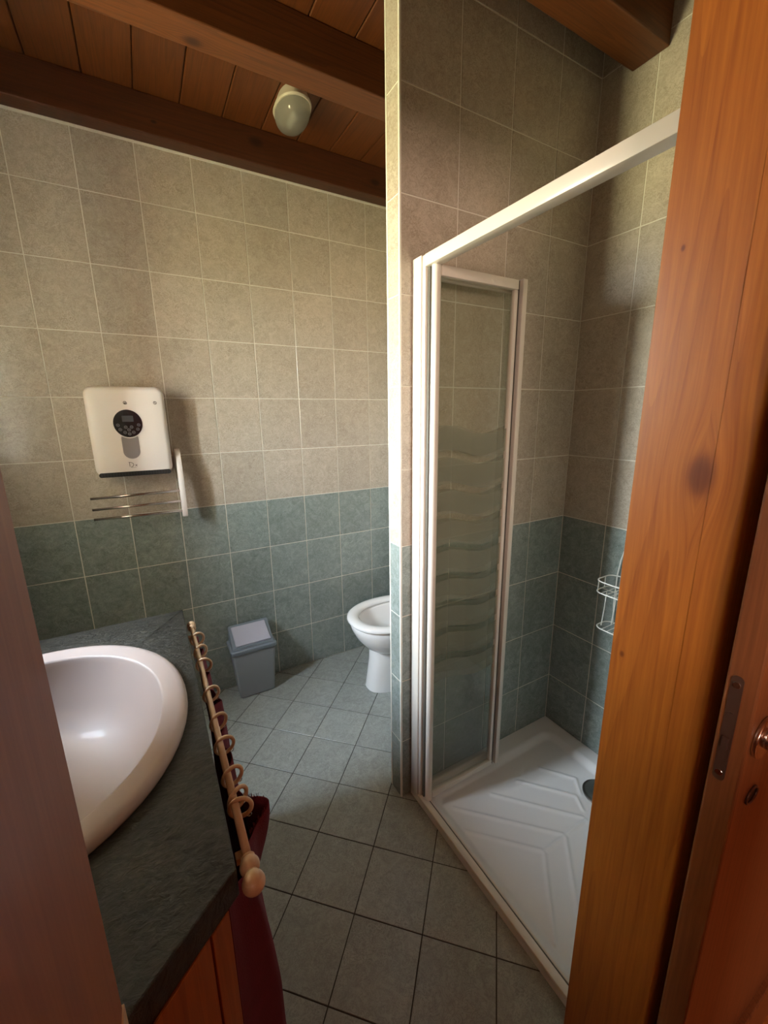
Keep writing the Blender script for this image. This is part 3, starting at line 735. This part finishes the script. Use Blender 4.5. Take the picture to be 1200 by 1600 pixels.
for (y, tw), ds in zip(ringd, desc):
    t_ = thing('curtain_ring', ds, 'curtain ring', (RX+.0075, y, RZ-.0085), 'wooden rings on the curtain rod')
    if base_ring is None:
        pts = [(math.cos(q)*.0165, 0, math.sin(q)*.0165) for q in np.linspace(0, 2*math.pi, 32, endpoint=False)]
        base_ring = bpy.data.meshes.new('ring_body'); bm = tube(pts, .0034, 10, closed=True)
        for f in bm.faces: f.smooth = True
        bm.to_mesh(base_ring); bm.free(); base_ring.materials.append(M['wood_ring'])
        base_eye = bpy.data.meshes.new('screw_eye'); bm = tube([(math.cos(q)*.0035+.014, 0, math.sin(q)*.0035-.015) for q in np.linspace(0, 2*math.pi, 12, endpoint=False)], .0008, 6, closed=True); bm.to_mesh(base_eye); bm.free(); base_eye.materials.append(M['chrome'])
    for nm, me_ in (('ring_body', base_ring), ('screw_eye', base_eye)):
        o = bpy.data.objects.new(nm, me_); COL.objects.link(o); o.parent = t_
    t_.rotation_euler = (0, R(8), R(tw))
def bump_(y, c, w2): return math.exp(-((y-c)/w2)**2)
NS, NT = 260, 40; vs = []; fs = []
for i in range(NS+1):
    y = -.885-(.765)*i/NS
    for j in range(NT+1):
        t_ = j/NT
        ztop = .792+.006*math.sin(y*95)+.004*math.sin(y*41+1)-.012*bump_(y, -1.57, .03)-.004*bump_(y, -1.51, .02)
        z = ztop*(1-t_)+.10*t_
        drop = min(1, (ztop-z)/.28)
        x = .354+.018*drop+(.008+.006*t_)*math.sin(y*62+1.3*math.sin(y*9))+.003*math.sin(y*150+2)*(1-t_)
        x += .052*bump_(y, -1.522, .022)*math.exp(-((ztop-z)/.12)**2)          # stiff fold standing out by the paired rings
        x -= .012*bump_(y, -1.585, .022)*math.exp(-((ztop-z)/.10)**2)
        x += .010*bump_(y, -1.20, .04)*math.exp(-((ztop-z)/.2)**2)
        if y < -1.60: x -= (-1.60-y)*(1.0+.5*t_)
        x = max(x, .3145)
        vs.append((x, y+.01*math.sin(t_*5+y*8)*t_, z))
for i in range(NS):
    for j in range(NT): fs.append((i*(NT+1)+j, (i+1)*(NT+1)+j, (i+1)*(NT+1)+j+1, i*(NT+1)+j+1))
me = bpy.data.meshes.new('vanity_curtain'); me.from_pydata(vs, [], fs); me.materials.append(M['curtain'])
for p in me.polygons: p.use_smooth = True
cu = bpy.data.objects.new('vanity_curtain', me); COL.objects.link(cu)
sf = cu.modifiers.new('thickness', 'SOLIDIFY'); sf.thickness = .0015; sf.offset = 0
tag(cu, 'dark crimson cloth curtain gathered under the wooden rod, frayed top edge', 'curtain')
# frayed fringe along the standing fold
bm = bmesh.new()
for k in range(70):
    y = -1.478-.075*k/70+random.uniform(-.001, .001); x = .352+.008*math.sin(y*62+1.3*math.sin(y*9))+.052*bump_(y, -1.522, .022)
    zt_ = .792+.006*math.sin(y*95)+.004*math.sin(y*41+1)-.012*bump_(y, -1.57, .03)-.004*bump_(y, -1.51, .02)
    tube([(x, y, zt_-.002), (x+random.uniform(-.002, .002), y+random.uniform(-.002, .002), zt_+random.uniform(.003, .009))], .0005, 4, bm=bm)
o = obj('frayed_fringe', bm, M['curtain'], cu); o['kind'] = 'stuff'

# ---------------------------------------------------------------- wall heater
he = thing('wall_heater', 'white wall-mounted fan heater with a black round control dial and dark outlet slot', 'heater', (.25, 0, 1.17))
hx, hz, hw, hh = .2505, 1.352, .278, .357
def sect(y, gw, gh, r, dz=0): return [Vector((x, y, z+dz)) for x, z in rrect(hx, hz, hw-gw, hh-gh, r, 8)]
rg = [sect(-.0005, .03, .03, .03), sect(-.02, .006, .006, .032), sect(-.075, 0, 0, .034), sect(-.090, .004, .004, .033), sect(-.098, .016, .016, .028), sect(-.1015, .036, .036, .02), sect(-.103, .12, .14, .012)]
o = obj('heater_body', loft(rg), M['heater'], he); autosmooth(o, 45)
def disc_y(cx, cz, rx, rz, y0, y1, n=40): return loft([[Vector((cx+rx*math.cos(q), y, cz+rz*math.sin(q))) for q in np.linspace(0, 2*math.pi, n, endpoint=False)] for y in (y0, y1)])
def plate_y(pts, y0, y1): return loft([[Vector((x, y, z)) for x, z in pts] for y in (y0, y1)])
obj('dial_bezel', disc_y(.2475, 1.386, .0545, .0585, -.1005, -.1045), M['heater'], he)
cp_ = obj('control_dial', disc_y(.2475, 1.386, .0505, .0545, -.1045, -.1056), M['blackgloss'], he, label='round glossy black control panel')
obj('display_window', plate_y(rrect(.2485, 1.405, .040, .024, .002, 3), -.1056, -.1061), M['display'], cp_)
for bx_, bz_ in ((.212, 1.380), (.218, 1.363), (.284, 1.380), (.279, 1.363), (.238, 1.372), (.258, 1.372), (.248, 1.361), (.233, 1.351), (.263, 1.351), (.248, 1.345)):
    own = tube([(bx_+.0052*math.cos(q), -.1062, bz_+.0052*math.sin(q)) for q in np.linspace(0, 2*math.pi, 16, endpoint=False)], .0006, 5, closed=True)
    bx(bx_-.002, bx_+.002, -.1064, -.1057, bz_-.001, bz_+.001, bm=own)
    obj('touch_button', own, M['silver'], cp_)
pts = [(x, z) for x, z in rrect(.2465, 1.300, .060, .110, .0295, 8)]
pts = [(x, min(z, 1.345)) for x, z in pts]
obj('sensor_strip', plate_y(pts, -.102, -.1043), M['silver'], he, label='silver rounded strip below the dial')
obj('outlet_slot', plate_y(rrect(hx+.0, 1.1835, .258, .0185, .0088, 8), -.094, -.1032), M['dark'], he)
ol = bmesh.new()
for k in range(24): bx(.130+k*.0102, .1312+k*.0102, -.1036, -.1030, 1.1755, 1.1915, bm=ol)
obj('outlet_fin', ol, M['display'], he)['kind'] = 'stuff'
def text(s, x, z, size, y, parent, mt, name):
    cu_ = bpy.data.curves.new(name, 'FONT'); cu_.body = s; cu_.size = size; cu_.extrude = .0004
    to = bpy.data.objects.new(name, cu_); COL.objects.link(to)
    dg = bpy.context.evaluated_depsgraph_get(); me_ = bpy.data.meshes.new_from_object(to.evaluated_get(dg))
    bpy.data.objects.remove(to); me_.materials.clear(); me_.materials.append(mt)
    me_.transform(Matrix.Translation(Vector((x, y, z))-root_loc(parent)) @ Matrix.Rotation(R(90), 4, 'X'))
    o = bpy.data.objects.new(name, me_); COL.objects.link(o); o.parent = parent; return o
# the mark: a thin open D with a small x and a rule beneath
yq = -.1034
pt = [(.232, 1.211), (.232, 1.233)]
own = tube([(.232, yq, 1.213), (.232, yq, 1.230)], .0010, 5)
tube([(.229, yq, 1.2305)]+[(.232+.014*math.sin(q), yq, 1.2205+.010*math.cos(q)) for q in np.linspace(0, math.pi*.93, 14)], .0010, 5, bm=own)
tube([(.236, yq, 1.2085), (.256, yq, 1.2085)], .0004, 5, bm=own)
obj('printed_mark', own, M['print'], he)
text('x', .2505, 1.213, .018, yq-.0001, he, M['print'], 'printed_letter')
for cx0, k in ((.247, 0), (.353, 1)):
    own = tube([(cx0+.0055*math.cos(q), -.1034 if cx0 < .3 else -.1027, 1.467+.0055*math.sin(q)) for q in np.linspace(0, 2*math.pi, 20, endpoint=False)], .0010, 5, closed=True)
    yy = -.1036 if cx0 < .3 else -.1029
    if k: tube([(cx0-.004, yy, 1.471), (cx0+.004, yy, 1.463)], .0007, 5, bm=own); bx(cx0-.0012, cx0+.0012, yy, yy+.0006, 1.4645, 1.4695, bm=own)
    else: tube([(cx0+.002+.005*math.cos(q), yy, 1.465+.0035*math.sin(q)) for q in np.linspace(0, 2*math.pi, 14, endpoint=False)], .0007, 5, closed=True, bm=own); bx(cx0-.002, cx0+.003, yy, yy+.0006, 1.463, 1.467, bm=own)
    obj('printed_icon', own, M['print'], he)

# ---------------------------------------------------------------- towel rail
to = thing('towel_rail', 'swing-arm towel rail with three metal bars on a white bracket below the heater', 'towel rail', (.415, 0, .975))
arm = [[Vector((.405+dx_, y, z)) for dx_, y in ((0, a), (.010, a-.004), (.021, a), (.021, b_), (.010, b_+.003), (0, b_))] for z, a, b_ in ((.974, -.083, -.070), (.980, -.089, -.062), (1.06, -.090, -.052), (1.16, -.088, -.040), (1.22, -.080, -.028), (1.262, -.062, -.020), (1.272, -.050, -.024))]
o = obj('bracket_arm', loft(arm), M['heater'], to); autosmooth(o, 50)
obj('wall_mount', bx(.402, .422, -.045, -.0006, 1.185, 1.262, .004), M['heater'], to)
for z0_, z1_ in ((1.090, 1.092), (1.044, 1.045), (1.003, 1.000)):
    obj('towel_bar', tube([(.077, -.080, z0_), (.408, -.078, z1_)], .0052, 14), M['rail'], to, True)

# ---------------------------------------------------------------- waste bin
bi = thing('waste_bin', 'small grey plastic swing-lid waste bin standing against the green tiled wall', 'bin', (.648, -.085, 0))
def bsec(z, xa, xb, ya, yb, r=.012): 
    return [Vector((x, y, z)) for x, y in rrect((xa+xb)/2, (ya+yb)/2, xb-xa, yb-ya, r, 4)]
o = obj('bin_body', loft([bsec(.001, .568, .731, -.128, -.028), bsec(.006, .562, .737, -.133, -.024), bsec(.25, .542, .752, -.146, -.012), bsec(.262, .542, .752, -.146, -.012)]), M['binbody'], bi); autosmooth(o, 40)
o = obj('bin_rim', loft([bsec(.258, .536, .757, -.151, -.009), bsec(.262, .534, .759, -.153, -.007), bsec(.276, .534, .759, -.153, -.007), bsec(.279, .538, .755, -.149, -.010)]), M['binrim'], bi); autosmooth(o, 40)
own = bmesh.new()
def wedge(x0, x1, yf, yb, z0, zf, zb_, yr):
    return [[(x, yf, z0), (x, yb, z0), (x, yb, zb_), (x, yr, zb_), (x, yf, zf)] for x in (x0, x1)]
A, B = wedge(.546, .747, -.140, -.018, .2795, .287, .362, -.038)
bm = loft([[Vector(p) for p in A], [Vector(p) for p in B]]); bmesh.ops.bevel(bm, geom=bm.edges[:], offset=.004, segments=2, affect='EDGES')
o = obj('bin_hood', bm, M['binrim'], bi); autosmooth(o, 40)
# flap on the slope
p0, p1 = Vector((0, -.134, .2935)), Vector((0, -.044, .3600)); sl = (p1-p0).normalized(); nn = Vector((0, -sl.z, sl.y))
fl_ = [[Vector((x, 0, 0))+p0+sl*s*(p1-p0).length+nn*h for x, s in ((.562, .02), (.735, .02), (.727, 1.0), (.558, 1.0))] for h in (-.001, .0055)]
bm = loft(fl_); bmesh.ops.bevel(bm, geom=bm.edges[:], offset=.002, segments=2, affect='EDGES')
o = obj('swing_flap', bm, M['binflap'], bi, label='pale lavender-grey swing flap'); autosmooth(o, 40)

# ---------------------------------------------------------------- toilet
tl = thing('toilet', 'white floor-standing toilet with raised lid, half hidden behind the tiled partition', 'toilet', (1.35, -.38, 0))
TY = -.382
def tsec(z, xf, xb, b_, p=2.2): return ell((xf+xb)/2, TY, z, (xb-xf)/2, b_, 64, p)
ped = [tsec(.0005, 1.158, 1.60, .098, 2.6), tsec(.01, 1.160, 1.60, .097, 2.6), tsec(.08, 1.170, 1.60, .092, 2.6), tsec(.16, 1.182, 1.60, .091, 2.6), tsec(.235, 1.185, 1.60, .090, 2.6)]
o = obj('pedestal', loft(ped), M['ceramic'], tl, True); autosmooth(o, 60)
outer = [tsec(.188, 1.30, 1.58, .05), tsec(.196, 1.235, 1.58, .090), tsec(.215, 1.195, 1.58, .118), tsec(.25, 1.150, 1.57, .146), tsec(.30, 1.112, 1.56, .168), tsec(.345, 1.092, 1.55, .178), tsec(.375, 1.086, 1.55, .181), tsec(.385, 1.092, 1.545, .176)]
inner = [tsec(.385, 1.125, 1.50, .140), tsec(.375, 1.132, 1.50, .133), tsec(.33, 1.15, 1.49, .118), tsec(.27, 1.20, 1.46, .088), tsec(.235, 1.26, 1.42, .05)]
o = obj('toilet_bowl', loft(outer+inner), M['ceramic'], tl, True); autosmooth(o, 60)
seat = [tsec(.3865, 1.076, 1.545, .188), tsec(.392, 1.072, 1.548, .191), tsec(.402, 1.074, 1.546, .189), tsec(.408, 1.084, 1.538, .181), tsec(.409, 1.105, 1.52, .165), tsec(.405, 1.125, 1.50, .146), tsec(.397, 1.134, 1.495, .136), tsec(.3865, 1.134, 1.495, .137)]
o = obj('toilet_seat', loft(seat, closed=True), M['ceramic'], tl, True)
lid = [[Vector((1.562+dx_-.02*(v.z), v.y, v.z)) for v in [Vector((0, TY+.19*math.cos(q), .60+.20*math.sin(q))) for q in np.linspace(0, 2*math.pi, 48, endpoint=False)]] for dx_ in (0, .014)]
obj('toilet_lid', loft(lid), M['ceramic'], tl, True)
o = obj('cistern', bx(1.60, XS-.004, TY-.19, TY+.19, .40, .76, .02, 4), M['ceramic'], tl); autosmooth(o, 40)
obj('bowl_back', bx(1.50, 1.70, TY-.10, TY+.10, .22, .398, .015, 3), M['ceramic'], tl)

# ---------------------------------------------------------------- ceiling lamp
la = thing('ceiling_lamp', 'small oval bulkhead lamp with a clear glass dome on the wooden ceiling', 'lamp', (.938, -.30, ZC))
LX, LY = .938, -.302
def lsec(z, a, b_): return ell(LX, LY, z, a, b_, 48, 2.2)
o = obj('lamp_base', loft([lsec(ZC-.0003, .050, .082), lsec(ZC-.015, .056, .088), lsec(ZC-.030, .064, .094), lsec(ZC-.038, .067, .098), lsec(ZC-.044, .065, .096)]), M['lampbase'], la); autosmooth(o, 40)
dome = [lsec(ZC-.0445, .061, .092)]
for q in np.linspace(.15, 1.5, 10): dome.append(lsec(ZC-.045-.055*math.sin(q), .061*math.cos(q)**.7+.0008, .092*math.cos(q)**.7+.001))
obj('lamp_glass', loft(dome, cap0=False), M['lampglass'], la, True)
o = obj('lamp_bulb', tube([(LX, LY-.045, ZC-.070), (LX, LY-.035, ZC-.070), (LX, LY+.03, ZC-.070), (LX, LY+.05, ZC-.070)], [.009, .014, .017, .006], 16), M['bulb'], la, True)
